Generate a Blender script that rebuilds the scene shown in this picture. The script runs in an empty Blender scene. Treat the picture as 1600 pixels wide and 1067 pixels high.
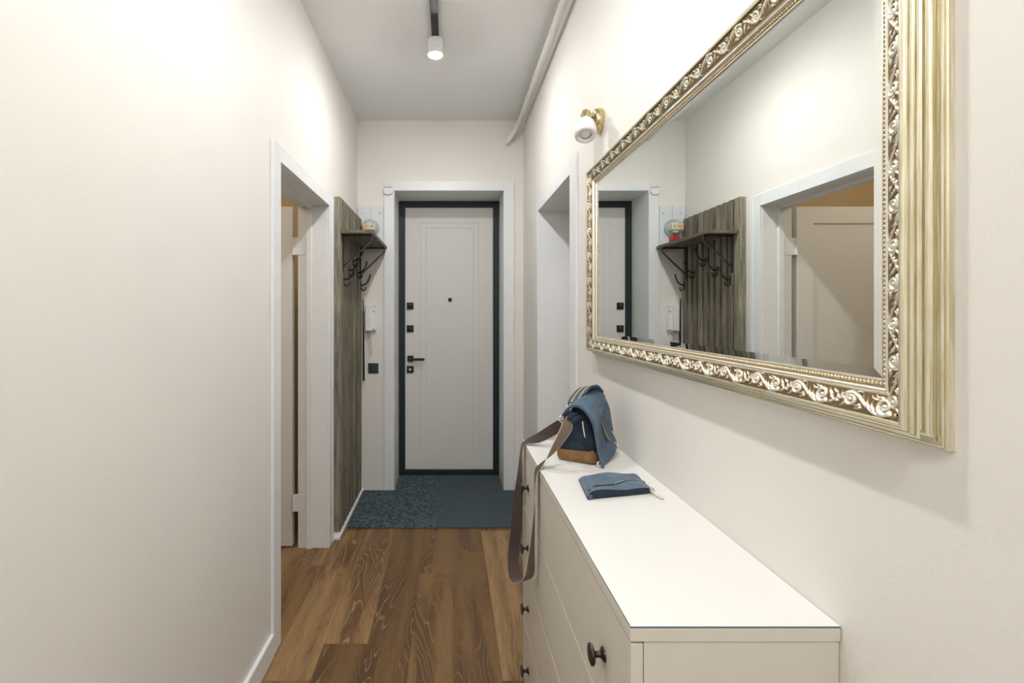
import bpy, bmesh, math, random
from mathutils import Vector, Matrix
random.seed(7)
C = bpy.context.scene.collection
PI = math.pi

# ------------------------------------------------------------------ materials
def newmat(name):
    m = bpy.data.materials.new(name); m.use_nodes = True
    nt = m.node_tree
    return m, nt, nt.nodes['Principled BSDF']

class NB:
    def __init__(s, nt): s.nt = nt
    def n(s, t, **kw):
        nd = s.nt.nodes.new(t)
        for k, v in kw.items(): setattr(nd, k, v)
        return nd
    def link(s, a, b): s.nt.links.new(a, b)
    def put(s, sock, v):
        if isinstance(v, (int, float)): sock.default_value = v
        elif isinstance(v, tuple): sock.default_value = v
        else: s.link(v, sock)
    def math(s, op, a, b=0.0, c=0.0):
        nd = s.n('ShaderNodeMath', operation=op)
        s.put(nd.inputs[0], a); s.put(nd.inputs[1], b); s.put(nd.inputs[2], c)
        return nd.outputs[0]
    def xyz(s, sock):
        nd = s.n('ShaderNodeSeparateXYZ'); s.link(sock, nd.inputs[0]); return nd.outputs
    def comb(s, x, y, z):
        nd = s.n('ShaderNodeCombineXYZ')
        s.put(nd.inputs[0], x); s.put(nd.inputs[1], y); s.put(nd.inputs[2], z); return nd.outputs[0]
    def coord(s): return s.n('ShaderNodeTexCoord').outputs['Object']
    def mapping(s, v, scale):
        nd = s.n('ShaderNodeMapping'); s.link(v, nd.inputs[0]); nd.inputs['Scale'].default_value = scale; return nd.outputs[0]
    def noise(s, v, scale=5.0, detail=4.0, rough=0.5, dist=0.0):
        nd = s.n('ShaderNodeTexNoise'); s.link(v, nd.inputs['Vector'])
        nd.inputs['Scale'].default_value = scale; nd.inputs['Detail'].default_value = detail
        nd.inputs['Roughness'].default_value = rough; nd.inputs['Distortion'].default_value = dist
        return nd.outputs['Fac']
    def ramp(s, f, stops, interp='LINEAR'):
        nd = s.n('ShaderNodeValToRGB'); s.link(f, nd.inputs[0]); r = nd.color_ramp; r.interpolation = interp
        while len(r.elements) < len(stops): r.elements.new(0.5)
        for e, (p, c) in zip(r.elements, stops):
            e.position = p; e.color = (c[0], c[1], c[2], 1) if isinstance(c, tuple) else (c, c, c, 1)
        return nd.outputs[0]
    def mix(s, f, a, b, mode='MIX'):
        nd = s.n('ShaderNodeMix', data_type='RGBA', blend_type=mode)
        s.put(nd.inputs['Factor'], f)
        for i, v in ((6, a), (7, b)):
            if isinstance(v, tuple): nd.inputs[i].default_value = (v[0], v[1], v[2], 1)
            else: s.link(v, nd.inputs[i])
        return nd.outputs[2]
    def bump(s, h, bsdf, strength=0.3, dist=0.001):
        nd = s.n('ShaderNodeBump'); s.link(h, nd.inputs['Height'])
        nd.inputs['Strength'].default_value = strength; nd.inputs['Distance'].default_value = dist
        s.link(nd.outputs[0], bsdf.inputs['Normal'])

def plain(name, col, rough=0.5, metal=0.0, noise_amt=0.04, nscale=20, bump=0.0, bscale=200, bdist=0.0005, spec=None, coat=0.0):
    m, nt, b = newmat(name); B = NB(nt)
    v = B.coord()
    f = B.noise(v, nscale, 3)
    lo = tuple(c * (1 - noise_amt) for c in col); hi = tuple(min(1, c * (1 + noise_amt)) for c in col)
    c = B.ramp(f, [(0.3, lo), (0.7, hi)])
    B.link(c, b.inputs['Base Color'])
    b.inputs['Roughness'].default_value = rough; b.inputs['Metallic'].default_value = metal
    if spec is not None: b.inputs['Specular IOR Level'].default_value = spec
    if coat: b.inputs['Coat Weight'].default_value = coat
    if bump: B.bump(B.noise(v, bscale, 2), b, bump, bdist)
    return m

M = {}
M['wall'] = plain('wall_paint', (0.80, 0.782, 0.742), 0.62, noise_amt=0.012, nscale=3, bump=0.25, bscale=180, bdist=0.0012)
M['ceil'] = plain('ceiling_paint', (0.87, 0.87, 0.865), 0.8, noise_amt=0.01, nscale=3)
M['trim'] = plain('white_trim', (0.80, 0.82, 0.84), 0.38, noise_amt=0.01)
M['jamb'] = plain('white_jamb', (0.79, 0.81, 0.82), 0.4, noise_amt=0.01)
M['leaf'] = plain('door_leaf_enamel', (0.82, 0.82, 0.79), 0.42, noise_amt=0.01)
M['entry'] = plain('entry_door_film', (0.72, 0.715, 0.69), 0.45, noise_amt=0.01)
M['darkframe'] = plain('charcoal_metal', (0.018, 0.028, 0.033), 0.42, noise_amt=0.1, spec=0.3)
M['black'] = plain('black_metal', (0.012, 0.012, 0.013), 0.35, metal=0.0, noise_amt=0.1)
M['knob'] = plain('dark_bronze', (0.035, 0.025, 0.02), 0.3, metal=0.4, noise_amt=0.15)
M['dresser'] = plain('dresser_lacquer', (0.71, 0.67, 0.59), 0.4, noise_amt=0.01)
M['dtop'] = plain('dresser_top_sheet', (0.79, 0.785, 0.76), 0.28, noise_amt=0.005)
M['glassedge'] = plain('blue_glass_edge', (0.05, 0.13, 0.22), 0.2, noise_amt=0.05)
M['plastic'] = plain('white_plastic', (0.82, 0.82, 0.82), 0.35, noise_amt=0.01)
M['board'] = plain('meter_board_plastic', (0.70, 0.73, 0.78), 0.4, noise_amt=0.01)
M['pipe'] = plain('pipe_enamel', (0.80, 0.79, 0.75), 0.4, noise_amt=0.02)
M['brass'] = plain('antique_brass', (0.64, 0.53, 0.30), 0.24, metal=1.0, noise_amt=0.12, nscale=30)
M['chrome'] = plain('nickel', (0.75, 0.72, 0.66), 0.22, metal=1.0)
M['switch'] = plain('graphite_plastic', (0.03, 0.045, 0.055), 0.3, noise_amt=0.08)
M['cream'] = plain('register_cream', (0.80, 0.74, 0.50), 0.5, noise_amt=0.06, nscale=60)
M['orange'] = plain('register_orange', (0.95, 0.42, 0.04), 0.5, noise_amt=0.15, nscale=90)
M['red'] = plain('terminal_red', (0.55, 0.02, 0.015), 0.4, noise_amt=0.2, nscale=80)
M['greygreen'] = plain('meter_backing', (0.36, 0.42, 0.41), 0.5, noise_amt=0.15, nscale=50)
M['track'] = plain('track_black', (0.02, 0.021, 0.026), 0.4, noise_amt=0.05)
M['rope'] = plain('cream_cord', (0.75, 0.70, 0.58), 0.8, noise_amt=0.2, nscale=300)
M['cordgrey'] = plain('grey_cord', (0.55, 0.55, 0.54), 0.5)
M['hinge'] = plain('white_hinge', (0.80, 0.82, 0.84), 0.3, noise_amt=0.01)
M['warmroom'] = plain('side_room_paint', (0.62, 0.47, 0.28), 0.7, noise_amt=0.03)
M['dirt'] = plain('dark_gap', (0.02, 0.015, 0.012), 0.8)

def glassmat():
    m, nt, b = newmat('mirror_silver'); B = NB(nt)
    f = B.noise(B.coord(), 2, 1)
    B.link(B.ramp(f, [(0.3, (0.90, 0.93, 0.91)), (0.7, (0.905, 0.935, 0.915))]), b.inputs['Base Color'])
    b.inputs['Metallic'].default_value = 1; b.inputs['Roughness'].default_value = 0.0
    return m
M['mirror'] = glassmat()

def clearglass():
    m, nt, b = newmat('clear_glass')
    b.inputs['Base Color'].default_value = (0.75, 0.82, 0.82, 1)
    b.inputs['Alpha'].default_value = 0.13; b.inputs['Roughness'].default_value = 0.03
    return m
M['clear'] = clearglass()

def frosted():
    m, nt, b = newmat('frosted_glass')
    B = NB(nt); f = B.noise(B.coord(), 60, 2)
    B.link(B.ramp(f, [(0.3, (0.90, 0.90, 0.89)), (0.7, (0.94, 0.94, 0.93))]), b.inputs['Base Color'])
    b.inputs['Transmission Weight'].default_value = 0.15; b.inputs['Roughness'].default_value = 0.45
    b.inputs['Subsurface Weight'].default_value = 0.3; b.inputs['Subsurface Radius'].default_value = (0.01, 0.01, 0.01)
    b.inputs['IOR'].default_value = 1.3
    return m
M['frost'] = frosted()

def emit(name, col, s):
    m, nt, b = newmat(name)
    b.inputs['Base Color'].default_value = (0.8, 0.8, 0.8, 1)
    b.inputs['Emission Color'].default_value = (*col, 1); b.inputs['Emission Strength'].default_value = s
    return m
LAMP = 375.0
M['bulb'] = emit('lamp_lens', (1.0, 0.98, 0.963), LAMP)

def floor_mat():
    m, nt, b = newmat('oak_planks'); B = NB(nt)
    v = B.coord(); x, y, z = B.xyz(v)
    W = 0.1765
    pf = B.math('DIVIDE', B.math('ADD', x, 0.687 + 10 * W), W)
    pi_ = B.math('FLOOR', pf); pfr = B.math('FRACT', pf)
    wn = B.n('ShaderNodeTexWhiteNoise', noise_dimensions='1D'); B.link(pi_, wn.inputs['W'])
    yy = B.math('ADD', B.math('DIVIDE', y, 1.22), B.math('MULTIPLY', wn.outputs['Value'], 3.7))
    ri = B.math('FLOOR', yy); rfr = B.math('FRACT', yy)
    wn2 = B.n('ShaderNodeTexWhiteNoise', noise_dimensions='2D'); B.link(B.comb(pi_, ri, 0.0), wn2.inputs['Vector'])
    rv = wn2.outputs['Value']; rc = B.xyz(wn2.outputs['Color'])
    ox = B.math('MULTIPLY', rc[0], 37.0); oy = B.math('MULTIPLY', rc[1], 53.0)
    gx = B.math('ADD', x, ox); gy = B.math('ADD', y, oy)
    # cathedral grain: contour lines of a long-stretched noise
    lowv = B.comb(B.math('MULTIPLY', gx, 5.5), B.math('MULTIPLY', gy, 0.85), rv)
    low = B.noise(lowv, 1.0, 2.5, 0.45, 0.5)
    wob = B.noise(B.comb(B.math('MULTIPLY', gx, 30.0), B.math('MULTIPLY', gy, 9.0), 0.0), 1.0, 3, 0.6)
    ring = B.math('FRACT', B.math('ADD', B.math('MULTIPLY', low, 26.0), B.math('MULTIPLY', wob, 0.9)))
    tri = B.math('ABSOLUTE', B.math('SUBTRACT', ring, 0.5))
    heart = B.noise(B.comb(B.math('MULTIPLY', gx, 10.0), B.math('MULTIPLY', gy, 1.0), 4.0), 1.0, 3, 0.55, 0.35)
    fib = B.noise(B.comb(B.math('MULTIPLY', gx, 260.0), B.math('MULTIPLY', gy, 9.0), 0.0), 1.0, 3, 0.6)
    base = B.ramp(rv, [(0.0, (0.175, 0.098, 0.038)), (0.35, (0.24, 0.140, 0.056)), (0.7, (0.315, 0.192, 0.082)), (1.0, (0.40, 0.255, 0.118))])
    dark = B.mix(1.0, base, (0.34, 0.28, 0.235), 'MULTIPLY')
    hfac = B.ramp(heart, [(0.41, 0.0), (0.60, 1.0)])
    c1 = B.mix(B.math('MULTIPLY', hfac, 0.80), base, dark)
    lines = B.ramp(tri, [(0.0, 1.0), (0.13, 0.0)])
    c2 = B.mix(B.math('MULTIPLY', lines, B.math('ADD', B.math('MULTIPLY', hfac, 0.62), 0.18)), c1, (0.095, 0.048, 0.024))
    pale = B.ramp(tri, [(0.40, 0.0), (0.5, 1.0)])
    c3 = B.mix(B.math('MULTIPLY', pale, B.math('MULTIPLY', B.ramp(heart, [(0.48, 0.0), (0.62, 1.0)]), 0.7)), c2, (0.50, 0.38, 0.25))
    c4 = B.mix(B.math('MULTIPLY', B.ramp(fib, [(0.38, 0.0), (0.64, 1.0)]), 0.42), c3, (0.13, 0.07, 0.035))
    ex = B.math('MINIMUM', pfr, B.math('SUBTRACT', 1.0, pfr))
    ey = B.math('MINIMUM', rfr, B.math('SUBTRACT', 1.0, rfr))
    seam = B.math('MAXIMUM', B.math('LESS_THAN', ex, 0.006), B.math('LESS_THAN', ey, 0.0011))
    c5 = B.mix(B.math('MULTIPLY', seam, 0.55), c4, (0.05, 0.028, 0.015))
    B.link(c5, b.inputs['Base Color'])
    b.inputs['Roughness'].default_value = 0.42
    b.inputs['Specular IOR Level'].default_value = 0.35
    B.bump(B.math('ADD', fib, B.math('MULTIPLY', seam, -2.0)), b, 0.25, 0.0006)
    return m
M['floor'] = floor_mat()

def greywood(name, sx, sy, sz):
    m, nt, b = newmat(name); B = NB(nt)
    v = B.coord()
    g = B.noise(B.mapping(v, (sx, sy, sz)), 1.0, 5, 0.6, 0.4)
    f = B.noise(B.mapping(v, (sx * 4, sy * 4, sz * 1.5)), 1.0, 4, 0.65)
    big = B.noise(B.mapping(v, (12, 12, 3)), 1.0, 2)
    c = B.ramp(g, [(0.28, (0.05, 0.042, 0.03)), (0.42, (0.15, 0.133, 0.10)), (0.56, (0.27, 0.245, 0.185)), (0.72, (0.41, 0.375, 0.29))])
    c = B.mix(B.math('MULTIPLY', B.ramp(f, [(0.35, 0.0), (0.7, 1.0)]), 0.4), c, (0.09, 0.075, 0.055))
    c = B.mix(B.math('MULTIPLY', B.ramp(big, [(0.4, 0.0), (0.7, 1.0)]), 0.35), c, (0.27, 0.25, 0.20))
    oi = B.n('ShaderNodeObjectInfo')
    c = B.mix(1.0, c, B.ramp(oi.outputs['Random'], [(0.0, (0.66, 0.62, 0.56)), (1.0, (1.12, 1.12, 1.12))]), 'MULTIPLY')
    B.link(c, b.inputs['Base Color']); b.inputs['Roughness'].default_value = 0.7
    B.bump(B.math('ADD', g, f), b, 0.5, 0.0015)
    return m
M['slat'] = greywood('weathered_oak', 95, 95, 5)
M['shelf'] = greywood('weathered_oak_shelf', 60, 6, 60)

def fabric(name, col, col2, scale=700, bumpd=0.0006, rough=0.9, nscale=9):
    m, nt, b = newmat(name); B = NB(nt)
    v = B.coord()
    w1 = B.noise(B.mapping(v, (scale, scale * 0.4, scale)), 1.0, 2)
    big = B.noise(v, nscale, 4, 0.6)
    c = B.mix(B.ramp(big, [(0.35, 0.0), (0.68, 1.0)]), col, col2)
    c = B.mix(B.math('MULTIPLY', w1, 0.35), c, tuple(k * 0.45 for k in col))
    B.link(c, b.inputs['Base Color']); b.inputs['Roughness'].default_value = rough
    b.inputs['Sheen Weight'].default_value = 0.15
    B.bump(B.math('ADD', w1, B.math('MULTIPLY', B.noise(v, 55, 3, 0.5, 0.6), 5.0)), b, 0.55, bumpd * 2)
    return m
M['denim'] = fabric('faded_blue_canvas', (0.034, 0.074, 0.128), (0.064, 0.125, 0.20), nscale=22)
M['denim_light'] = fabric('worn_blue_canvas', (0.044, 0.095, 0.155), (0.085, 0.155, 0.235), nscale=28)
M['navy'] = fabric('navy_canvas', (0.008, 0.017, 0.034), (0.016, 0.034, 0.065), nscale=20)
M['suede'] = fabric('tan_suede', (0.20, 0.10, 0.035), (0.31, 0.175, 0.07), scale=400, nscale=40)
M['webbing'] = fabric('brown_webbing', (0.17, 0.125, 0.085), (0.225, 0.17, 0.12), scale=900, nscale=8)
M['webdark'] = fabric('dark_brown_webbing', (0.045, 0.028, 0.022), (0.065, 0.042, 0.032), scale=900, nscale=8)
M['edging'] = fabric('pale_edging', (0.55, 0.47, 0.36), (0.62, 0.54, 0.42), scale=600)
M['tan'] = fabric('tan_tape', (0.42, 0.28, 0.14), (0.5, 0.35, 0.2), scale=600)
M['pouchblue'] = fabric('blue_grey_canvas', (0.060, 0.105, 0.165), (0.115, 0.175, 0.25), scale=900, nscale=22)

def matmat():
    m, nt, b = newmat('blue_grey_carpet'); B = NB(nt)
    v = B.coord()
    a = B.noise(v, 210, 3, 0.7); d = B.noise(v, 55, 3, 0.6)
    x, y, z = B.xyz(v)
    c = B.ramp(a, [(0.36, (0.018, 0.030, 0.038)), (0.5, (0.070, 0.096, 0.112)), (0.64, (0.20, 0.235, 0.25))])
    # the left half of the mat is coarser and mottled
    lm = B.ramp(B.math('ADD', x, 0.6), [(0.46, 1.0), (0.58, 0.0)])
    coarse = B.ramp(d, [(0.42, (0.022, 0.046, 0.064)), (0.56, (0.13, 0.175, 0.205))])
    c = B.mix(B.math('MULTIPLY', lm, 0.6), c, coarse)
    B.link(c, b.inputs['Base Color']); b.inputs['Roughness'].default_value = 0.95
    b.inputs['Specular IOR Level'].default_value = 0.1
    B.bump(B.math('ADD', a, B.math('MULTIPLY', d, 0.8)), b, 1.0, 0.004)
    return m
M['mat'] = matmat()

def gilt(name, streak=False):
    m, nt, b = newmat(name); B = NB(nt)
    v = B.coord()
    if streak:
        st = B.noise(B.mapping(v, (420, 420, 14) if streak == 'z' else (420, 14, 420)), 1.0, 4, 0.65)
        st2 = B.noise(B.mapping(v, (110, 110, 6) if streak == 'z' else (110, 6, 110)), 1.0, 3, 0.6)
        c = B.ramp(st, [(0.25, (0.56, 0.48, 0.28)), (0.46, (0.74, 0.69, 0.50)), (0.60, (0.84, 0.81, 0.67)), (0.8, (0.90, 0.90, 0.84))])
        c = B.mix(B.math('MULTIPLY', B.ramp(st2, [(0.55, 0.0), (0.75, 1.0)]), 0.55), c, (0.50, 0.38, 0.18))
        rough = 0.24
    else:
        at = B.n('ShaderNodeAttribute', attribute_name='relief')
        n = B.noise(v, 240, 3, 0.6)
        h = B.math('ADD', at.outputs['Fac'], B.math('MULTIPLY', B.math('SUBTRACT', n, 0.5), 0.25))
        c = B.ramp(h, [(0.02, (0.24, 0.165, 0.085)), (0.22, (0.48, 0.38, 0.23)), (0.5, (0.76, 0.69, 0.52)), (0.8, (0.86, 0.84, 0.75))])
        rough = 0.30
    B.link(c, b.inputs['Base Color'])
    b.inputs['Metallic'].default_value = 0.75 if streak else 0.72; b.inputs['Roughness'].default_value = rough
    B.bump(B.noise(v, 500, 2), b, 0.12, 0.0004)
    return m
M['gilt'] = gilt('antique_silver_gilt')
M['giltstreak'] = gilt('brushed_champagne_gilt', 'z'); M['giltstreak_h'] = gilt('brushed_champagne_gilt_rail', 'y')
M['bead'] = plain('bead_gilt', (0.74, 0.62, 0.42), 0.3, metal=0.8, noise_amt=0.1, nscale=200)

# ------------------------------------------------------------------ helpers
ORG = {}
def thing(name, loc=(0, 0, 0), label=None, cat=None, group=None, kind=None):
    o = bpy.data.objects.new(name, None); C.objects.link(o)
    o.location = loc; o.empty_display_size = 0.05
    ORG[o.name] = Vector(loc)
    tag(o, label, cat, group, kind); return o
def tag(o, label=None, cat=None, group=None, kind=None):
    if label: o['label'] = label
    if cat: o['category'] = cat
    if group: o['group'] = group
    if kind: o['kind'] = kind
    return o
def obj(name, bm, mat, parent=None, smooth=False, bevel=0.0, seg=2, label=None, angle=40, loc=None):
    """Mesh coordinates are given in world space; the object is re-based on its parent (or loc)."""
    base = Vector((0, 0, 0))
    if parent is not None: base = ORG.get(parent.name, Vector((0, 0, 0)))
    elif loc is not None: base = Vector(loc)
    bmesh.ops.recalc_face_normals(bm, faces=bm.faces)
    bmesh.ops.translate(bm, verts=bm.verts, vec=-base)
    me = bpy.data.meshes.new(name); bm.to_mesh(me); bm.free()
    if isinstance(mat, str): mat = M[mat]
    if isinstance(mat, list):
        for q in mat: me.materials.append(M[q] if isinstance(q, str) else q)
    else: me.materials.append(mat)
    if smooth:
        for p in me.polygons: p.use_smooth = True
        try: me.set_sharp_from_angle(angle=math.radians(angle))
        except Exception: pass
    o = bpy.data.objects.new(name, me); C.objects.link(o)
    if parent is not None: o.parent = parent
    elif loc is not None: o.location = loc
    ORG[o.name] = base
    if bevel:
        md = o.modifiers.new('bevel', 'BEVEL'); md.width = bevel; md.segments = seg; md.limit_method = 'ANGLE'
        md.angle_limit = math.radians(35)
        try: md.harden_normals = False
        except Exception: pass
    if label: o['label'] = label
    return o
def BM(): return bmesh.new()
def bx(bm, x0, x1, y0, y1, z0, z1, mi=0):
    x0, x1 = sorted((x0, x1)); y0, y1 = sorted((y0, y1)); z0, z1 = sorted((z0, z1))
    v = [bm.verts.new(p) for p in ((x0,y0,z0),(x1,y0,z0),(x1,y1,z0),(x0,y1,z0),(x0,y0,z1),(x1,y0,z1),(x1,y1,z1),(x0,y1,z1))]
    for f in ((0,3,2,1),(4,5,6,7),(0,1,5,4),(1,2,6,5),(2,3,7,6),(3,0,4,7)):
        fc = bm.faces.new([v[i] for i in f]); fc.material_index = mi
    return bm
def box(*a): return bx(BM(), *a)
def frame_of(d):
    d = Vector(d).normalized()
    up = Vector((0, 0, 1)) if abs(d.z) < 0.9 else Vector((1, 0, 0))
    a = d.cross(up).normalized(); b = d.cross(a).normalized()
    return d, a, b
def tube(bm, pts, r, seg=12, cap=True, mi=0):
    pts = [Vector(p) for p in pts]; n = len(pts)
    rr = r if isinstance(r, (list, tuple)) else [r] * n
    d, a, b = frame_of(pts[1] - pts[0])
    rings = []
    for i, p in enumerate(pts):
        t = (pts[min(i + 1, n - 1)] - pts[max(i - 1, 0)]).normalized()
        a = (a - t * a.dot(t)).normalized(); b = t.cross(a).normalized()
        rings.append([bm.verts.new(p + (a * math.cos(2*PI*k/seg) + b * math.sin(2*PI*k/seg)) * rr[i]) for k in range(seg)])
    for i in range(n - 1):
        for k in range(seg):
            f = bm.faces.new((rings[i][k], rings[i][(k+1) % seg], rings[i+1][(k+1) % seg], rings[i+1][k])); f.material_index = mi
    if cap:
        for rg in (rings[0], rings[-1]):
            f = bm.faces.new(rg); f.material_index = mi
    return bm
def lathe(bm, org, axis, prof, seg=32, mi=0):
    """prof: (distance along axis, radius) pairs; radius 0 closes."""
    d, a, b = frame_of(axis); org = Vector(org); prev = None
    for (h, r) in prof:
        if r <= 1e-6: ring = [bm.verts.new(org + d * h)]
        else: ring = [bm.verts.new(org + d * h + (a * math.cos(2*PI*k/seg) + b * math.sin(2*PI*k/seg)) * r) for k in range(seg)]
        if prev is not None:
            if len(prev) == 1 and len(ring) == 1: pass
            elif len(prev) == 1:
                for k in range(seg): bm.faces.new((prev[0], ring[(k+1) % seg], ring[k])).material_index = mi
            elif len(ring) == 1:
                for k in range(seg): bm.faces.new((prev[k], prev[(k+1) % seg], ring[0])).material_index = mi
            else:
                for k in range(seg): bm.faces.new((prev[k], prev[(k+1) % seg], ring[(k+1) % seg], ring[k])).material_index = mi
        prev = ring
    return bm
def smooth_path(pts, n=8):
    pts = [Vector(p) for p in pts]; out = []
    P = [pts[0] * 2 - pts[1]] + pts + [pts[-1] * 2 - pts[-2]]
    for i in range(1, len(P) - 2):
        for k in range(n):
            t = k / n
            a, b, c, d = P[i-1], P[i], P[i+1], P[i+2]
            out.append(0.5 * ((2*b) + (c - a)*t + (2*a - 5*b + 4*c - d)*t*t + (3*b - a - 3*c + d)*t*t*t))
    out.append(pts[-1]); return out
def ribbon(bm, pts, wd, width, th, n=8, mi=0, edge_mi=None, ew=0.0, back_mi=None):
    """flat strap: path points, width directions, width, thickness; optional edge stripes."""
    P = smooth_path(pts, n); W = smooth_path(wd, n)
    Ws = smooth_path([(w, 0, 0) for w in (width if isinstance(width, (list, tuple)) else [width] * len(pts))], n)
    rings = []
    for i, p in enumerate(P):
        t = (P[min(i+1, len(P)-1)] - P[max(i-1, 0)]).normalized()
        w = W[i] - t * W[i].dot(t); w.normalize(); nrm = t.cross(w).normalized()
        hw = Ws[i].x / 2
        offs = [-hw, -hw + ew, hw - ew, hw] if edge_mi is not None else [-hw, hw]
        top = [bm.verts.new(p + w * o + nrm * th / 2) for o in offs]
        bot = [bm.verts.new(p + w * o - nrm * th / 2) for o in reversed(offs)]
        rings.append(top + bot)
    m = len(rings[0])
    for i in range(len(rings) - 1):
        for k in range(m):
            f = bm.faces.new((rings[i][k], rings[i][(k+1) % m], rings[i+1][(k+1) % m], rings[i+1][k]))
            f.material_index = mi
            if edge_mi is not None and k in (0, 2, 3, 4, 6, 7): f.material_index = edge_mi
            if back_mi is not None and k in (4, 5, 6): f.material_index = back_mi
    bm.faces.new(rings[0]); bm.faces.new(rings[-1])
    return bm
def grid_surface(bm, fn, nu, nv, mi=0):
    V = [[bm.verts.new(fn(i / nu, j / nv)) for j in range(nv + 1)] for i in range(nu + 1)]
    for i in range(nu):
        for j in range(nv):
            f = bm.faces.new((V[i][j], V[i+1][j], V[i+1][j+1], V[i][j+1])); f.material_index = mi
    return V

# ------------------------------------------------------------------ dimensions
EYE = 1.35
XL, XR = -0.703, 0.567
CEIL = 2.828
YE = 3.672
YN = -1.7
LD0, LD1, LDH = 1.970, 2.768, 1.972     # left doorway
RD0, RD1, RDH = 2.216, 3.010, 1.992     # right doorway
FLX0 = -2.7

# ------------------------------------------------------------------ setting
S = 'structure'
tag(obj('floor', box(FLX0, 1.1, YN - 0.1, 4.3, -0.06, 0.0), 'floor'), kind=S)
tag(obj('ceiling', box(FLX0, 1.1, YN - 0.1, 4.3, CEIL, CEIL + 0.1), 'ceil'), kind=S)
b = BM(); T = 0.165
bx(b, XL - T, XL, YN, LD0 - 0.02, 0, CEIL); bx(b, XL - T, XL, LD1 + 0.02, YE + 0.1, 0, CEIL); bx(b, XL - T, XL, LD0 - 0.02, LD1 + 0.02, LDH + 0.02, CEIL)
tag(obj('wall_left', b, 'wall'), kind=S)
b = BM(); TR = 0.34
bx(b, XR, XR + TR, YN, RD0 - 0.02, 0, CEIL); bx(b, XR, XR + TR, RD1 + 0.02, YE + 0.1, 0, CEIL); bx(b, XR, XR + TR, RD0 - 0.02, RD1 + 0.02, RDH + 0.02, CEIL)
tag(obj('wall_right', b, 'wall'), kind=S)
EX0, EX1, EZ = -0.437, 0.432, 2.302
b = BM()
bx(b, XL, EX0, YE, YE + 0.4, 0, CEIL); bx(b, EX1, XR, YE, YE + 0.4, 0, CEIL); bx(b, EX0, EX1, YE, YE + 0.4, EZ, CEIL)
bx(b, EX0, EX1, YE + 0.42, YE + 0.47, 0, EZ)
tag(obj('wall_far', b, 'wall'), kind=S)
tag(obj('wall_near', box(XL, XR, YN - 0.08, YN, 0, CEIL), 'wall'), kind=S)
# side room seen through the open left door
tag(obj('wall_side_room_far', box(FLX0, XL - T, 3.45, 3.5, 0, CEIL), 'warmroom'), kind=S)
tag(obj('wall_side_room_near', box(FLX0, XL - T, 1.15, 1.2, 0, CEIL), 'warmroom'), kind=S)
tag(obj('wall_side_room_left', box(FLX0 - 0.05, FLX0, 1.15, 3.5, 0, CEIL), 'warmroom'), kind=S)
# baseboards
b = BM()
def baseb(bm, x_wall, x_out, y0, y1):
    bx(bm, x_wall, x_out, y0, y1, 0, 0.088)
tag(obj('baseboard_left', box(XL, XL + 0.016, YN, LD0 - 0.083, 0.0, 0.092), 'trim', bevel=0.003), kind=S)
tag(obj('baseboard_far', box(0.4975, XR, YE - 0.014, YE, 0, 0.092), 'trim', bevel=0.003), kind=S)
b = BM(); bx(b, XR - 0.014, XR, YN, 0.66, 0, 0.092); bx(b, XR - 0.014, XR, 1.74, RD0 - 0.115, 0, 0.092); bx(b, XR - 0.014, XR, RD1 + 0.085, YE - 0.014, 0, 0.092)
tag(obj('baseboard_right', b, 'trim', bevel=0.003), kind=S)
tag(obj('trim_1', box(XL, XL + 0.052, LD1 + 0.088, YE - 0.002, 0.0, 0.022), 'trim', bevel=0.006), kind=S)

# ---- entrance door (door_1)
d1 = thing('door_1', (0, 4.0, 0), kind=S, label='white panelled entrance door in a charcoal metal frame at the hall end')
yc = 3.660
b = BM()
bx(b, -0.4975, -0.420, yc, YE, 0, 2.36); bx(b, 0.415, 0.4965, yc, YE, 0, 2.36); bx(b, -0.420, 0.415, yc, YE, 2.288, 2.36)
obj('casing', b, 'trim', d1, bevel=0.002)
b = BM()
bx(b, -0.4355, -0.420, YE, 4.03, 0, 2.288); bx(b, 0.415, 0.4305, YE, 4.03, 0, 2.288); bx(b, -0.4355, 0.4305, YE, 4.03, 2.288, 2.3005)
obj('jamb', b, 'jamb', d1)
b = BM()
fy = 4.0
bx(b, -0.420, -0.369, fy, fy + 0.07, 0, 2.288); bx(b, 0.366, 0.415, fy, fy + 0.07, 0, 2.288)
bx(b, -0.369, 0.366, fy, fy + 0.07, 2.236, 2.288); bx(b, -0.369, 0.366, fy - 0.004, fy + 0.07, 0, 0.05)
obj('metal_frame', b, 'darkframe', d1, bevel=0.003)
# leaf with pressed double groove
b = BM(); ly = fy + 0.016
rects = [(-0.369, 0.366, 0.05, 2.236)]
def groove_panel(bm, x0, x1, z0, z1, y, grooves, gd=0.003, gw=0.006, back=0.04):
    """front face at y (facing -y) with nested rectangular grooves; grooves listed outside in."""
    levels = [((x0, x1, z0, z1), y)]
    for (a0, a1, c0, c1) in grooves:
        levels += [((a0, a1, c0, c1), y), ((a0 + gw/2, a1 - gw/2, c0 + gw/2, c1 - gw/2), y + gd), ((a0 + gw, a1 - gw, c0 + gw, c1 - gw), y)]
    prev = None
    for (r, yy) in levels:
        vs = [bm.verts.new(p) for p in ((r[0], yy, r[2]), (r[1], yy, r[2]), (r[1], yy, r[3]), (r[0], yy, r[3]))]
        if prev:
            for k in range(4): bm.faces.new((prev[k], prev[(k+1) % 4], vs[(k+1) % 4], vs[k]))
        else: outer = vs
        prev = vs
    bm.faces.new(prev)
    bk = [bm.verts.new(p) for p in ((x0, y + back, z0), (x1, y + back, z0), (x1, y + back, z1), (x0, y + back, z1))]
    for k in range(4): bm.faces.new((outer[(k+1) % 4], outer[k], bk[k], bk[(k+1) % 4]))
    bm.faces.new(bk)
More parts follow.
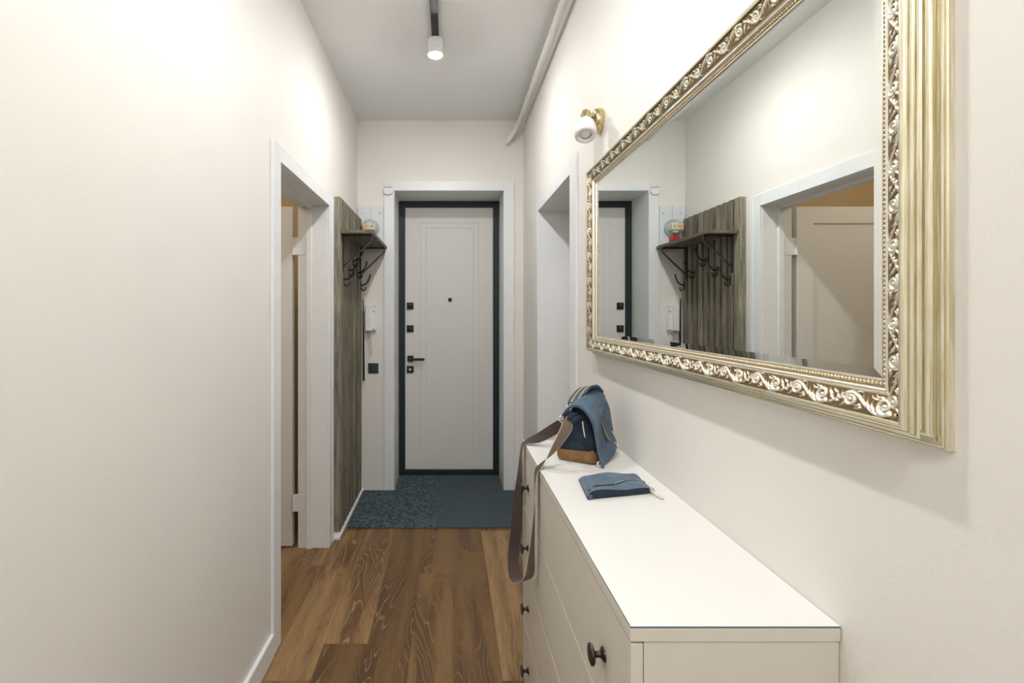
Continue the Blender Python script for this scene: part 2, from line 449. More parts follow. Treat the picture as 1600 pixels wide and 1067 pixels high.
groove_panel(b, -0.3685, 0.3655, 0.0505, 2.2355, ly, [(-0.243, 0.247, 0.188, 2.112), (-0.197, 0.205, 0.236, 2.066)])
leaf = obj('door_leaf', b, 'entry', d1)
def sq(zc, name, knob=True, xc=-0.327, s=0.029):
    b = BM(); bx(b, xc - s, xc + s, ly - 0.010, ly, zc - s, zc + s)
    o = obj(name, b, 'black', leaf, bevel=0.002)
    b = BM()
    if knob:
        lathe(b, (xc, ly - 0.010, zc), (0, -1, 0), [(0, 0.020), (0.012, 0.019), (0.02, 0.016), (0.024, 0.009), (0.025, 0)], 24)
        obj('thumb_turn', b, 'black', o, smooth=True)
    return o
sq(EYE + 12/186.5, 'lock'); sq(EYE - 23.5/186.5, 'lock')
hs = sq(EYE - 70/186.5, 'door_handle', False, -0.325, 0.025)
b = BM(); bx(b, -0.335, -0.317, ly - 0.048, ly - 0.010, EYE - 0.385, EYE - 0.366); bx(b, -0.335, -0.205, ly - 0.056, ly - 0.044, EYE - 0.389, EYE - 0.368)
obj('lever', b, 'black', hs, bevel=0.002)
lk = sq(EYE - 87/186.5, 'lock', False)
b = BM(); lathe(b, (-0.327, ly - 0.010, EYE - 0.4665), (0, -1, 0), [(0, 0.011), (0.008, 0.010), (0.009, 0)], 20)
obj('key_cylinder', b, 'chrome', lk, smooth=True)
b = BM(); lathe(b, (0.006, ly, EYE + 21.5/186), (0, -1, 0), [(0, 0.018), (0.004, 0.0175), (0.007, 0.013), (0.007, 0.008), (0.003, 0)], 28)
obj('peephole', b, 'black', leaf, smooth=True)

# door sensor on the casing corner
ds = thing('door_sensor', (-0.47, yc, 2.30), 'small white two-piece door contact sensor on the top left corner of the entrance casing', 'sensor')
b = box(-0.496, -0.432, yc - 0.013, yc, 2.312, 2.352); obj('sensor_body', b, 'plastic', ds, bevel=0.004)
b = BM()
for k, px in enumerate((-0.480, -0.464, -0.448)): bx(b, px - 0.004, px + 0.004, yc - 0.0145, yc - 0.013, 2.318, 2.344)
obj('grille', b, 'board', ds)
b = BM()
vs = [(-0.498, 2.306), (-0.430, 2.306), (-0.430, 2.272), (-0.446, 2.254), (-0.484, 2.254), (-0.498, 2.268)]
f1 = [b.verts.new((x, yc - 0.018, z)) for x, z in vs]; f2 = [b.verts.new((x, yc, z)) for x, z in vs]
b.faces.new(f1); b.faces.new(f2)
for k in range(6): b.faces.new((f1[k], f1[(k+1) % 6], f2[(k+1) % 6], f2[k]))
obj('magnet', b, 'plastic', ds, bevel=0.003)

# ---- left doorway with open door (door_2)
d2 = thing('door_2', (XL, LD1, 0), kind=S, label='open white interior door with its casing in the left wall')
xf = XL + 0.013
b = BM()
bx(b, XL, xf, LD0 - 0.083, LD0, 0, LDH + 0.068); bx(b, XL, xf, LD1, LD1 + 0.087, 0, LDH + 0.068); bx(b, XL, xf, LD0, LD1, LDH, LDH + 0.068)
# small quirk along outer edge
bx(b, xf, xf + 0.004, LD1 + 0.062, LD1 + 0.087, 0, LDH + 0.060)
obj('casing', b, 'trim', d2, bevel=0.0015)
b = BM()
xj = XL - 0.088; xb = XL - T + 0.002
bx(b, xj, XL, LD0 - 0.018, LD0 + 0.004, 0, LDH - 0.002); bx(b, xj, XL, LD1 - 0.003, LD1 + 0.018, 0, LDH - 0.002); bx(b, xj, XL, LD0 - 0.018, LD1 + 0.018, LDH - 0.003, LDH + 0.018)
bx(b, xj - 0.03, xj, LD0 - 0.018, LD0 + 0.015, 0, LDH - 0.014); bx(b, xj - 0.03, xj, LD1 - 0.015, LD1 + 0.018, 0, LDH - 0.014); bx(b, xj - 0.03, xj, LD0 - 0.018, LD1 + 0.018, LDH - 0.016, LDH + 0.018)
bx(b, xb - 0.006, xj - 0.03, LD0 - 0.018, LD0 + 0.002, 0, LDH - 0.002); bx(b, xb - 0.006, xj - 0.03, LD1 - 0.002, LD1 + 0.018, 0, LDH - 0.002); bx(b, xb - 0.006, xj - 0.03, LD0 - 0.018, LD1 + 0.018, LDH - 0.004, LDH + 0.018)
obj('jamb', b, 'jamb', d2, bevel=0.001)
b = BM()
# leaf opened square to the wall: face toward the camera with a shaker panel
lx1 = -0.906; lx0 = lx1 - 0.76; lyf = LD1 + 0.004
def shaker(bm, x0, x1, z0, z1, y, ins, dep, slope, th):
    lv = [((x0, x1, z0, z1), y), ((x0 + ins, x1 - ins, z0 + ins + 0.03, z1 - ins), y), ((x0 + ins + slope, x1 - ins - slope, z0 + ins + slope + 0.03, z1 - ins - slope), y + dep),
          ((x0 + ins + slope + 0.004, x1 - ins - slope - 0.004, z0 + ins + slope + 0.034, z1 - ins - slope - 0.004), y + dep), ]
    prev = None
    for (r, yy) in lv:
        vs = [bm.verts.new(p) for p in ((r[0], yy, r[2]), (r[1], yy, r[2]), (r[1], yy, r[3]), (r[0], yy, r[3]))]
        if prev:
            for k in range(4): bm.faces.new((prev[k], prev[(k+1) % 4], vs[(k+1) % 4], vs[k]))
        else: outer = vs
        prev = vs
    bm.faces.new(prev)
    bk = [bm.verts.new(p) for p in ((x0, y + th, z0), (x1, y + th, z0), (x1, y + th, z1), (x0, y + th, z1))]
    for k in range(4): bm.faces.new((outer[(k+1) % 4], outer[k], bk[k], bk[(k+1) % 4]))
    bm.faces.new(bk)
shaker(b, lx0, lx1, 0.008, 1.968, lyf, 0.095, 0.008, 0.006, 0.04)
leaf2 = obj('door_leaf', b, 'leaf', d2)
for zc in (EYE + 105 * 2.77 / 750, EYE - 295 * 2.77 / 750):
    b = BM()
    bx(b, lx1 - 0.0005, lx1 + 0.003, lyf + 0.002, lyf + 0.034, zc - 0.05, zc + 0.05)
    bx(b, lx1 + 0.001, xb - 0.002, LD1 - 0.0035, LD1 + 0.0005, zc - 0.05, zc + 0.05)
    tube(b, [(lx1 + 0.008, LD1 - 0.005, zc - 0.05), (lx1 + 0.008, LD1 - 0.005, zc + 0.05)], 0.006, 12)
    bx(b, xb - 0.003, xb + 0.038, LD1 - 0.0055, LD1 - 0.0015, zc - 0.05, zc + 0.05)
    for (hx, hz) in ((0.010, 0.035), (0.024, 0.018), (0.010, 0.0), (0.024, -0.034), (0.010, -0.036)):
        lathe(b, (xb + hx, LD1 - 0.0055, zc + hz), (0, -1, 0), [(0, 0.003), (0.0006, 0.003), (0.0006, 0)], 10, 1)
    obj('hinge', b, ['hinge', 'board'], leaf2)

# ---- right doorway (door_3)
d3 = thing('door_3', (XR, RD0, 0), kind=S, label='deep white doorway in the right wall behind the dresser')
xg = XR - 0.012
b = BM()
bx(b, xg, XR, RD0 - 0.106, RD0, 0, RDH + 0.072); bx(b, xg, XR, RD1, RD1 + 0.078, 0, RDH + 0.072); bx(b, xg, XR, RD0, RD1, RDH, RDH + 0.072)
obj('casing', b, 'trim', d3, bevel=0.0015)
b = BM()
bx(b, XR, XR + 0.30, RD0 - 0.018, RD0, 0, RDH); bx(b, XR, XR + 0.30, RD1, RD1 + 0.018, 0, RDH); bx(b, XR, XR + 0.30, RD0 - 0.018, RD1 + 0.018, RDH, RDH + 0.018)
obj('jamb', b, 'jamb', d3)
b = BM()
bx(b, XR + 0.26, XR + 0.30, RD0 + 0.003, RD1 - 0.003, 0.006, RDH - 0.004)
leaf3 = obj('door_leaf', b, 'leaf', d3, bevel=0.002)
b = BM(); lathe(b, (XR + 0.26, RD0 + 0.06, 0.98), (-1, 0, 0), [(0, 0.025), (0.008, 0.024), (0.01, 0.01), (0.04, 0.009), (0.045, 0)], 20)
tube(b, [(XR + 0.222, RD0 + 0.06, 0.98), (XR + 0.222, RD0 + 0.17, 0.98)], 0.008, 12)
obj('door_handle', b, 'chrome', leaf3, smooth=True)

# ------------------------------------------------------------------ doormat
b = BM()
def matf(bm):
    pts = [(-0.682, 3.016), (0.545, 3.020), (0.545, 3.650), (0.408, 3.652), (0.408, 3.985), (-0.412, 3.985), (-0.412, 3.652), (-0.640, 3.650), (-0.645, 3.05)]
    pts = [(-0.645, 3.016), (0.545, 3.020), (0.545, 3.648), (0.408, 3.652), (0.408, 3.988), (-0.413, 3.988), (-0.413, 3.652), (-0.645, 3.648)]
    lo = [bm.verts.new((x, y, 0.0)) for x, y in pts]; hi = [bm.verts.new((x, y, 0.009)) for x, y in pts]
    n = len(pts); bm.faces.new(lo); bm.faces.new(hi)
    for k in range(n): bm.faces.new((lo[k], lo[(k+1) % n], hi[(k+1) % n], hi[k]))
matf(b)
m_ = obj('doormat', b, 'mat', bevel=0.003, loc=(0, 3.4, 0))
tag(m_, 'blue-grey ribbed carpet mat covering the floor in front of the entrance door', 'mat')

# ------------------------------------------------------------------ coat rack
PY0, PY1 = 2.917, 3.651
cr = thing('coat_rack', (XL, 3.29, 0.03), 'weathered grey slatted wooden wall panel with shelf and black hooks beside the entrance door', 'coat rack')
obj('back_panel', box(XL, XL + 0.008, PY0 + 0.004, PY1, 0.026, 2.048), 'slat', cr)
NS = 10; pitch = (PY1 - PY0) / NS
for k in range(NS):
    y0 = PY0 + k * pitch; w = pitch - 0.027
    if k == 0: w += 0.010
    o = obj('slat', box(XL + (0.0 if k == 0 else 0.008), XL + 0.040, y0, y0 + w, 0.024, 2.062), 'slat', cr, bevel=0.002)
SX1 = -0.474; SX0 = XL + 0.040
obj('shelf', box(SX0, SX1, PY0 + 0.012, 3.653, 1.842, 1.862), 'shelf', cr, bevel=0.0015)
def bar(bm, p, q, w, t, side=(0, 1, 0)):
    p = Vector(p); q = Vector(q); d = (q - p).normalized(); s = Vector(side); n = d.cross(s).normalized()
    v = []
    for e in (p, q):
        for (a, c) in ((1, 1), (-1, 1), (-1, -1), (1, -1)): v.append(bm.verts.new(e + s * a * w / 2 + n * c * t / 2))
    for f in ((0,1,2,3),(7,6,5,4),(0,4,5,1),(1,5,6,2),(2,6,7,3),(3,7,4,0)): bm.faces.new([v[i] for i in f])
for yb in (2.995, 3.575):
    b = BM()
    xw = SX0 + 0.003; xe = -0.484
    bar(b, (SX0, yb, 1.836), (xe, yb, 1.836), 0.020, 0.008)
    bar(b, (xe, yb, 1.840), (xe, yb, 1.806), 0.020, 0.006)
    bar(b, (xe, yb, 1.808), (xw, yb, 1.640), 0.020, 0.006)
    bar(b, (xw, yb, 1.836), (xw, yb, 1.605), 0.020, 0.005)
    obj('bracket', b, 'black', cr, bevel=0.001)
for (yh, zh) in ((3.605, 1.560), (3.475, 1.640), (3.325, 1.712), (3.165, 1.632), (3.030, 1.560)):
    # snap onto the nearest slat
    k = round((yh - PY0 - 0.026) / pitch); yh = PY0 + k * pitch + (pitch - 0.027) / 2
    b = BM(); x0 = SX0
    bx(b, x0, x0 + 0.003, yh - 0.010, yh + 0.010, zh - 0.030, zh + 0.030)
    tube(b, smooth_path([(x0 + 0.003, yh, zh + 0.004), (x0 + 0.022, yh, zh + 0.006), (x0 + 0.045, yh, zh + 0.022), (x0 + 0.062, yh, zh + 0.052), (x0 + 0.070, yh, zh + 0.085)], 5), [0.0055]*20 + [0.0078], 8)
    tube(b, smooth_path([(x0 + 0.003, yh, zh - 0.018), (x0 + 0.014, yh, zh - 0.034), (x0 + 0.030, yh, zh - 0.032), (x0 + 0.038, yh, zh - 0.012)], 5), [0.0048]*15 + [0.0065], 8)
    obj('hook', b, 'black', cr, smooth=True)
# slim black strap beside the panel
b = BM()
ribbon(b, [(-0.653, 3.642, 1.46), (-0.651, 3.642, 1.3), (-0.6505, 3.642, 1.05), (-0.649, 3.642, 0.84)], [(1, 0, 0)] * 4, [0.006, 0.009, 0.014, 0.016], 0.003, 6)
tag(obj('hanging_strap', b, 'black', loc=(-0.655, 3.642, 1.55)), 'slim black strap hanging at the far edge of the grey slatted coat rack', 'strap')

# ------------------------------------------------------------------ meter board and meter
mb = thing('meter_board', (-0.60, YE, 1.9), 'pale grey plastic board with two screws mounted above the coat rack shelf', 'electrical board')
b = BM(); yb = YE - 0.017
bx(b, -0.692, -0.600, yb, YE, 1.874, 2.170); bx(b, -0.596, -0.500, yb, YE, 1.874, 2.170)
bx(b, -0.600, -0.596, yb + 0.006, YE, 1.874, 2.165)
obj('cover_panel', b, 'board', mb, bevel=0.0015)
obj('lower_cover', box(-0.692, -0.500, YE - 0.015, YE, 1.864, 1.871), 'board', mb, bevel=0.001)
obj('cable_channel', box(-0.640, -0.512, YE - 0.018, YE, 1.812, 1.822), 'plastic', mb, bevel=0.001)
for px in (-0.662, -0.530):
    b = BM(); lathe(b, (px, yb, 2.113), (0, -1, 0), [(0, 0.007), (0.002, 0.0065), (0.003, 0)], 14); obj('screw', b, 'greygreen', mb, smooth=True)
em = thing('electricity_meter', (-0.600, YE - 0.02, 2.0), 'round glass-domed electricity meter with orange display and red terminal cover', 'electricity meter')
ex, ez, ey = -0.598, 1.998, YE - 0.021
b = BM(); lathe(b, (ex, ey, ez), (0, -1, 0), [(0, 0), (0, 0.066), (0.012, 0.066), (0.016, 0.060), (0.016, 0)], 40)
obj('base', b, 'greygreen', em, smooth=True)
b = BM(); lathe(b, (ex, ey, ez), (0, -1, 0), [(0.016, 0.0575), (0.080, 0.056), (0.092, 0.050), (0.097, 0.038), (0.099, 0), (0.0965, 0), (0.0945, 0.037), (0.0898, 0.048), (0.080, 0.0535), (0.016, 0.055), (0.016, 0.0575)], 40)
obj('glass_dome', b, 'clear', em, smooth=True)
b = BM(); bx(b, ex - 0.046, ex + 0.040, ey - 0.075, ey - 0.017, ez - 0.020, ez + 0.022); bx(b, ex - 0.018, ex + 0.020, ey - 0.070, ey - 0.017, ez + 0.022, ez + 0.036); bx(b, ex - 0.012, ex + 0.018, ey - 0.06, ey - 0.017, ez - 0.040, ez - 0.022)
reg = obj('register', b, 'cream', em, bevel=0.002)
b = BM(); bx(b, ex - 0.040, ex - 0.002, ey - 0.0765, ey - 0.075, ez - 0.008, ez + 0.014); obj('display', b, 'orange', reg)
b = BM(); lathe(b, (ex + 0.022, ey - 0.075, ez + 0.004), (0, -1, 0), [(0, 0.007), (0.002, 0.0065), (0.002, 0)], 16); obj('dial', b, 'black', reg)
b = BM(); lathe(b, (ex + 0.014, ey - 0.075, ez - 0.012), (0, -1, 0), [(0, 0.006), (0.001, 0.0055), (0.001, 0.004), (0, 0.004)], 16); obj('dial', b, 'orange', reg)
b = BM(); bx(b, ex - 0.030, ex + 0.030, ey - 0.055, ey, ez - 0.098, ez - 0.068); obj('terminal_cover', b, 'red', em, bevel=0.003)

# ------------------------------------------------------------------ intercom and switch
ic = thing('intercom_handset', (-0.595, YE, 1.32), 'white wall intercom handset with a cord hanging below, right of the coat rack', 'intercom')
b = BM(); bx(b, -0.634, -0.557, YE - 0.030, YE, 1.219, 1.421); obj('base', b, 'plastic', ic, bevel=0.003)
b = BM(); bx(b, -0.634, -0.592, YE - 0.058, YE - 0.031, 1.219, 1.421); obj('handset', b, 'plastic', ic, bevel=0.006, seg=3)
b = BM()
for kz in range(4): bx(b, -0.580, -0.562, YE - 0.0312, YE - 0.030, 1.392 + kz * 0.006, 1.395 + kz * 0.006)
obj('speaker_grille', b, 'board', ic)
for q in ((-0.580, -0.566, 1.362, 1.368), (-0.582, -0.562, 1.226, 1.230)):
    obj('button', box(q[0], q[1], YE - 0.032, YE - 0.030, q[2], q[3]), 'switch', ic)
b = BM(); pts = []
path = smooth_path([(-0.606, YE - 0.030, 1.219), (-0.605, YE - 0.022, 1.19), (-0.617, YE - 0.020, 1.165), (-0.610, YE - 0.020, 1.10), (-0.600, YE - 0.020, 1.055), (-0.590, YE - 0.020, 1.062), (-0.592, YE - 0.020, 1.11), (-0.600, YE - 0.020, 1.17), (-0.598, YE - 0.024, 1.219)], 14)
for i, p in enumerate(path):
    a = i * 1.5; pts.append(p + Vector((math.cos(a), math.sin(a), 0)) * 0.0035)
tube(b, pts, 0.0018, 6); obj('cord', b, 'cordgrey', ic, smooth=True)
sw = thing('light_switch', (-0.58, YE, 0.935), 'dark graphite square light switch on the far wall below the intercom', 'light switch')
b = BM(); bx(b, -0.620, -0.541, YE - 0.009, YE, 0.894, 0.972); obj('frame', b, 'switch', sw, bevel=0.003)
b = BM(); v = []
bx(b, -0.606, -0.555, YE - 0.014, YE - 0.009, 0.908, 0.958); obj('rocker', b, 'switch', sw, bevel=0.003)

# ------------------------------------------------------------------ ceiling track and spots
tr = obj('ceiling_track', box(-0.092, -0.055, -1.2, 2.66, CEIL - 0.022, CEIL), 'track', bevel=0.002, loc=(-0.073, 0.7, CEIL))
tag(tr, 'black ceiling track rail running along the hallway', 'track rail')
SPX = -0.0735
def spot(y, lab, group=None):
    t = thing('track_spotlight', (SPX, y, CEIL - 0.022), lab, 'spotlight')
    b = BM(); zt = CEIL - 0.022
    lathe(b, (SPX, y, zt), (0, 0, -1), [(0, 0), (0, 0.036), (0.003, 0.039), (0.082, 0.039), (0.084, 0.037), (0.080, 0.034), (0.074, 0.034), (0.074, 0)], 40)
    obj('housing', b, 'plastic', t, smooth=True)
    b = BM(); lathe(b, (SPX, y, zt - 0.0745), (0, 0, -1), [(0, 0), (0, 0.0335), (0.010, 0.0330), (0.014, 0.028), (0.016, 0.018), (0.0165, 0)], 32)
    obj('lens', b, 'bulb', t, smooth=True)
    return t
spot(2.55, 'lit white cylinder spotlight at the far end of the black ceiling track')
spot(1.07, 'lit white cylinder spotlight on the ceiling track above the mirror, second from the door')
spot(-0.45, 'lit white cylinder spotlight on the near part of the ceiling track')

# ------------------------------------------------------------------ heating pipe
pp = thing('ceiling_pipe', (0.52, 1.2, 2.76), 'white pipe running along the right wall just under the ceiling', 'pipe')
b = BM()
P = [(0.519, YN, 2.760), (0.519, 1.0, 2.760), (0.519, 3.40, 2.760)] + smooth_path([(0.519, 3.50, 2.760), (0.510, 3.555, 2.748), (0.490, 3.590, 2.718), (0.462, 3.615, 2.678), (0.446, 3.635, 2.655), (0.4435, 3.6715, 2.648)], 5)
tube(b, P, 0.0188, 20); obj('tube', b, 'pipe', pp, smooth=True, angle=60)
b = BM(); lathe(b, (0.4435, YE, 2.648), (0, -1, 0), [(0, 0.035), (0.006, 0.034), (0.010, 0.028), (0.012, 0.020)], 28); obj('flange', b, 'pipe', pp, smooth=True)

# ------------------------------------------------------------------ wall sconce
SY, SZ = 1.795, 2.069
sc = thing('wall_sconce', (XR, SY, SZ), 'brass wall lamp with a frosted glass shade beside the mirror', 'wall lamp')
b = BM(); lathe(b, (XR, SY, SZ), (-1, 0, 0), [(0, 0.0445), (0.004, 0.0455), (0.024, 0.0445), (0.029, 0.041), (0.031, 0.034), (0.031, 0)], 40)
obj('backplate', b, 'brass', sc, smooth=True)
sock = Vector((0.508, SY - 0.010, 2.092))
b = BM(); tube(b, [(XR - 0.030, SY, SZ + 0.018), (0.505, SY - 0.002, 2.088)], 0.0062, 14)
obj('arm', b, 'brass', sc, smooth=True)
ax = Vector((-0.15, -0.48, -0.86)).normalized()
b = BM(); o0 = sock - ax * 0.006
lathe(b, o0, ax, [(0, 0), (0, 0.016), (0.003, 0.019), (0.012, 0.019), (0.013, 0.0175), (0.036, 0.0175), (0.040, 0.020), (0.044, 0.018), (0.044, 0)], 32)
obj('socket', b, 'brass', sc, smooth=True)
b = BM()
s0 = o0 + ax * 0.040
prof = [(0, 0.0190), (0.008, 0.0240), (0.020, 0.0305), (0.038, 0.0365), (0.056, 0.0398), (0.070, 0.0405), (0.079, 0.0385), (0.084, 0.0340), (0.0845, 0.0290), (0.082, 0.0240),
        (0.078, 0.0215), (0.072, 0.0225), (0.060, 0.0330), (0.038, 0.0335), (0.020, 0.0275), (0.008, 0.021), (0.0, 0.0165)]
lathe(b, s0, ax, prof, 40); obj('glass_shade', b, 'frost', sc, smooth=True, angle=80)
b = BM(); lathe(b, s0 + ax * 0.008, ax, [(0, 0), (0, 0.010), (0.015, 0.013), (0.032, 0.020), (0.052, 0.0232), (0.064, 0.0215), (0.070, 0.014), (0.072, 0)], 24)
obj('bulb', b, 'plastic', sc, smooth=True)

# ------------------------------------------------------------------ mirror
MY0, MY1 = 0.538, 1.872          # outer (wall) extents along the hall
MZ0, MZ1 = EYE - 0.1545, EYE + 0.560
mr = thing('wall_mirror', (XR, (MY0 + MY1) / 2, MZ0), 'large rectangular wall mirror in an ornate champagne gold frame above the dresser', 'mirror')
def loopquad(w, t):
    """four corners of the frame loop at inset w and proud distance t"""
    x = XR - t
    return [(x, MY0 + w, MZ0 + w), (x, MY1 - w, MZ0 + w), (x, MY1 - w, MZ1 - w), (x, MY0 + w, MZ1 - w)]
def sweep(bm, prof, seg=1, mi=0):
    """straight members between mitred corners"""
    for s in range(4):
        rows = []
        for (w, t) in prof:
            q = [Vector(p) for p in loopquad(w, t)]
            a, c = q[s], q[(s + 1) % 4]
            rows.append([bm.verts.new(a.lerp(c, k / seg)) for k in range(seg + 1)])
        for i in range(len(rows) - 1):
            for k in range(seg):
                f = bm.faces.new((rows[i][k], rows[i][k+1], rows[i+1][k+1], rows[i+1][k])); f.material_index = (1 - s % 2) if mi == 'side' else mi
def arcprof(p, q, bulge, n=5):
    (w0, t0), (w1, t1) = p, q; out = []
    L = math.hypot(w1 - w0, t1 - t0); nx, ny = -(t1 - t0) / L, (w1 - w0) / L
    for k in range(n + 1):
        s = k / n; e = 4 * s * (1 - s) * bulge
        out.append((w0 + (w1 - w0) * s + nx * e, t0 + (t1 - t0) * s + ny * e))
    return out
outer = [(0, 0), (0, 0.0070), (0.0010, 0.0080), (0.0040, 0.0085)] + arcprof((0.0030, 0.0090), (0.0050, 0.0112), 0.0010, 4) + [(0.0075, 0.0115)] + \
        arcprof((0.0070, 0.0122), (0.0160, 0.0178), -0.0036, 8) + [(0.0195, 0.0182), (0.0205, 0.0200)] + arcprof((0.0185, 0.0208), (0.0190, 0.0262), -0.0016, 5) + \
        [(0.0135, 0.0266)] + arcprof((0.0122, 0.0270), (0.0128, 0.0298), 0.0014, 6) + [(0.0160, 0.0300), (0.0162, 0.0316)] + arcprof((0.0148, 0.0320), (0.0165, 0.0348), 0.0012, 5) + \
        [(0.0192, 0.0352), (0.0192, 0.0362)] + arcprof((0.0180, 0.0368), (0.0240, 0.0402), 0.0020, 7) + [(0.0262, 0.0392), (0.0268, 0.0375)]
b = BM(); sweep(b, outer, 1, 'side'); obj('outer_moulding', b, ['giltstreak', 'giltstreak_h'], mr, smooth=True, angle=28)
inner = [(0.0535, 0.0255), (0.0545, 0.0225)] + arcprof((0.0555, 0.0235), (0.0610, 0.0220), 0.0020, 6) + [(0.0615, 0.0190), (0.0625, 0.0170), (0.0685, 0.0160), (0.0692, 0.0182), (0.0712, 0.0178), (0.0716, 0.0120)]
b = BM(); sweep(b, inner, 1)
lay = b.verts.layers.float.new('relief')
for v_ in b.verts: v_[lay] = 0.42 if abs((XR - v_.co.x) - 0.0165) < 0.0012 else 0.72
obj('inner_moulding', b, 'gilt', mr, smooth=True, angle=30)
# carved band: height field of scrolls and leaves
P_T, P_V = 0.100, 0.027
strokes = []   # (points mm, r0, r1, height mm)
def spiral(cx, cy, r0, r1, a0, turns, n=40, sy=1.0):
    return [(cx + (r0 + (r1 - r0) * k / n) * math.cos(a0 + turns * 2 * PI * k / n), cy + sy * (r0 + (r1 - r0) * k / n) * math.sin(a0 + turns * 2 * PI * k / n)) for k in range(n + 1)]
def bez(p0, p1, p2, p3, n=16):
    return [tuple((1-t)**3*a + 3*(1-t)**2*t*b_ + 3*(1-t)*t*t*c_ + t**3*d_ for a, b_, c_, d_ in zip(p0, p1, p2, p3)) for t in [k / n for k in range(n + 1)]]
strokes.append((spiral(26, 13.5, 10.8, 3.0, -2.4, 1.35), 3.1, 1.6, 3.6))
strokes.append(([(26, 13.5), (26.5, 13.8)], 2.6, 2.4, 3.4))
strokes.append((spiral(77, 14.5, 8.8, 2.4, 0.9, -1.3), 2.6, 1.4, 3.2))
strokes.append(([(77, 14.5), (77.3, 14.2)], 2.1, 2.0, 3.2))
for (cx, cy, rr) in ((26, 13.5, 7.0), (77, 14.5, 5.5)):
    for k in range(5):
        a = -1.2 + k * 0.75
        strokes.append(([(cx + rr * math.cos(a), cy + rr * math.sin(a)), (cx + (rr + 3.8) * math.cos(a + 0.45), cy + (rr + 3.8) * math.sin(a + 0.45))], 1.7, 0.8, 2.3))
strokes.append((bez((17, 5), (34, -3), (46, 6), (58, 13)), 2.9, 1.6, 3.0))
strokes.append((bez((58, 13), (66, 19), (74, 26), (84, 22)), 1.8, 2.6, 3.0))
strokes.append((bez((84, 22), (94, 18), (98, 10), (110, 6)), 2.6, 1.5, 2.6))
strokes.append((bez((-16, 22), (-6, 18), (-2, 10), (10, 6)), 2.6, 1.5, 2.6))
for (p0, p1, r) in (((40, 6), (45, 17), 2.2), ((46, 7), (53, 19.5), 2.3), ((52, 9), (61, 23), 2.1), ((38, 20), (48, 23.5), 1.9), ((32, 23), (42, 25), 1.5),
                    ((60, 6), (68, 3.5), 2.0), ((62, 9), (70, 7.5), 1.6), ((88, 14), (95, 22), 2.0), ((86, 8), (93, 3), 2.0), ((94, 13), (101, 19), 1.7),
                    ((8, 12), (13, 20), 2.1), ((5, 9), (11, 3.5), 1.8), ((10, 16), (16, 24), 1.7), ((2, 20), (8, 24), 1.5), ((70, 24.5), (62, 25), 1.3), ((-6, 13), (1, 19), 1.7), ((98, 9), (108, 12), 2.1), ((-2, 9), (8, 12), 2.1)):
    mx = ((p0[0] + p1[0]) / 2 + (p1[1] - p0[1]) * 0.18, (p0[1] + p1[1]) / 2 - (p1[0] - p0[0]) * 0.18)
    strokes.append((bez(p0, mx, mx, p1, 8), r, 0.7, 2.6))
NT, NVT = 125, 30
table = []
for i in range(NT):
    xx = i * P_T * 1000 / NT; row = []
    for j in range(NVT + 1):
        yy = j * P_V * 1000 / NVT; h = 0.0
        for (pts, r0, r1, hh) in strokes:
            n = len(pts)
            for s in (0,):
                for k, (a, c) in enumerate(pts):
                    r = r0 + (r1 - r0) * k / (n - 1)
                    dd = (a - xx) ** 2 + (c - yy) ** 2
                    if dd < r * r:
                        e = hh * (0.45 + 0.55 * r / max(r0, r1)) * math.sqrt(1 - dd / (r * r))
                        if e > h: h = e
        row.append(h)
    table.append(row)
b = BM(); lay = b.verts.layers.float.new('relief')
W0, W1, T0, T1 = 0.0266, 0.0536, 0.0352, 0.0262
for s in range(4):
    L = (MY1 - MY0) if s % 2 == 0 else (MZ1 - MZ0)
    nper = max(1, round((L - 2 * W0) / P_T)); per = (L - 2 * W0) / nper
    nl = int(L / 0.0011); rows = []
    for j in range(NVT + 1):
        f = j / NVT; w = W0 + (W1 - W0) * f; t = T0 + (T1 - T0) * f
        q = [Vector(p) for p in loopquad(w, t)]; a, c = q[s], q[(s + 1) % 4]; row = []
        for i in range(nl + 1):
            p = a.lerp(c, i / nl); l = (w - W0) + (L - 2 * w) * i / nl
            tt = (l / per) % 1.0
            if s in (1, 2): tt = (1 - tt) % 1.0
            fi = tt * NT; i0 = int(fi) % NT; i1 = (i0 + 1) % NT; fr = fi - int(fi)
            h = table[i0][j] * (1 - fr) + table[i1][j] * fr
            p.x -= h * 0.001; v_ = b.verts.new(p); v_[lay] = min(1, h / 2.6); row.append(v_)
        rows.append(row)
    for j in range(NVT):
        for i in range(nl): b.faces.new((rows[j][i], rows[j][i+1], rows[j+1][i+1], rows[j+1][i]))
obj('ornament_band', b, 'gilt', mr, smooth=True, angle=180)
# bead row
def ico(bm, c, r):
    V = []
    for a in range(1, 4):
        th = PI * a / 4
        V.append([bm.verts.new((c.x + r * math.sin(th) * math.cos(2*PI*k/8), c.y + r * math.sin(th) * math.sin(2*PI*k/8), c.z + r * math.cos(th))) for k in range(8)])
    tp = bm.verts.new((c.x, c.y, c.z + r)); bt = bm.verts.new((c.x, c.y, c.z - r))
    for k in range(8):
        bm.faces.new((tp, V[0][k], V[0][(k+1) % 8])); bm.faces.new((bt, V[2][(k+1) % 8], V[2][k]))
        for a in range(2): bm.faces.new((V[a][k], V[a+1][k], V[a+1][(k+1) % 8], V[a][(k+1) % 8]))
b = BM(); q = [Vector(p) for p in loopquad(0.0655, 0.0185)]
for s in range(4):
    a, c = q[s], q[(s + 1) % 4]; n = int((c - a).length / 0.0060)
    for k in range(n): ico(b, a.lerp(c, k / n), 0.0027)
obj('bead_trim', b, 'bead', mr, smooth=True, angle=180)
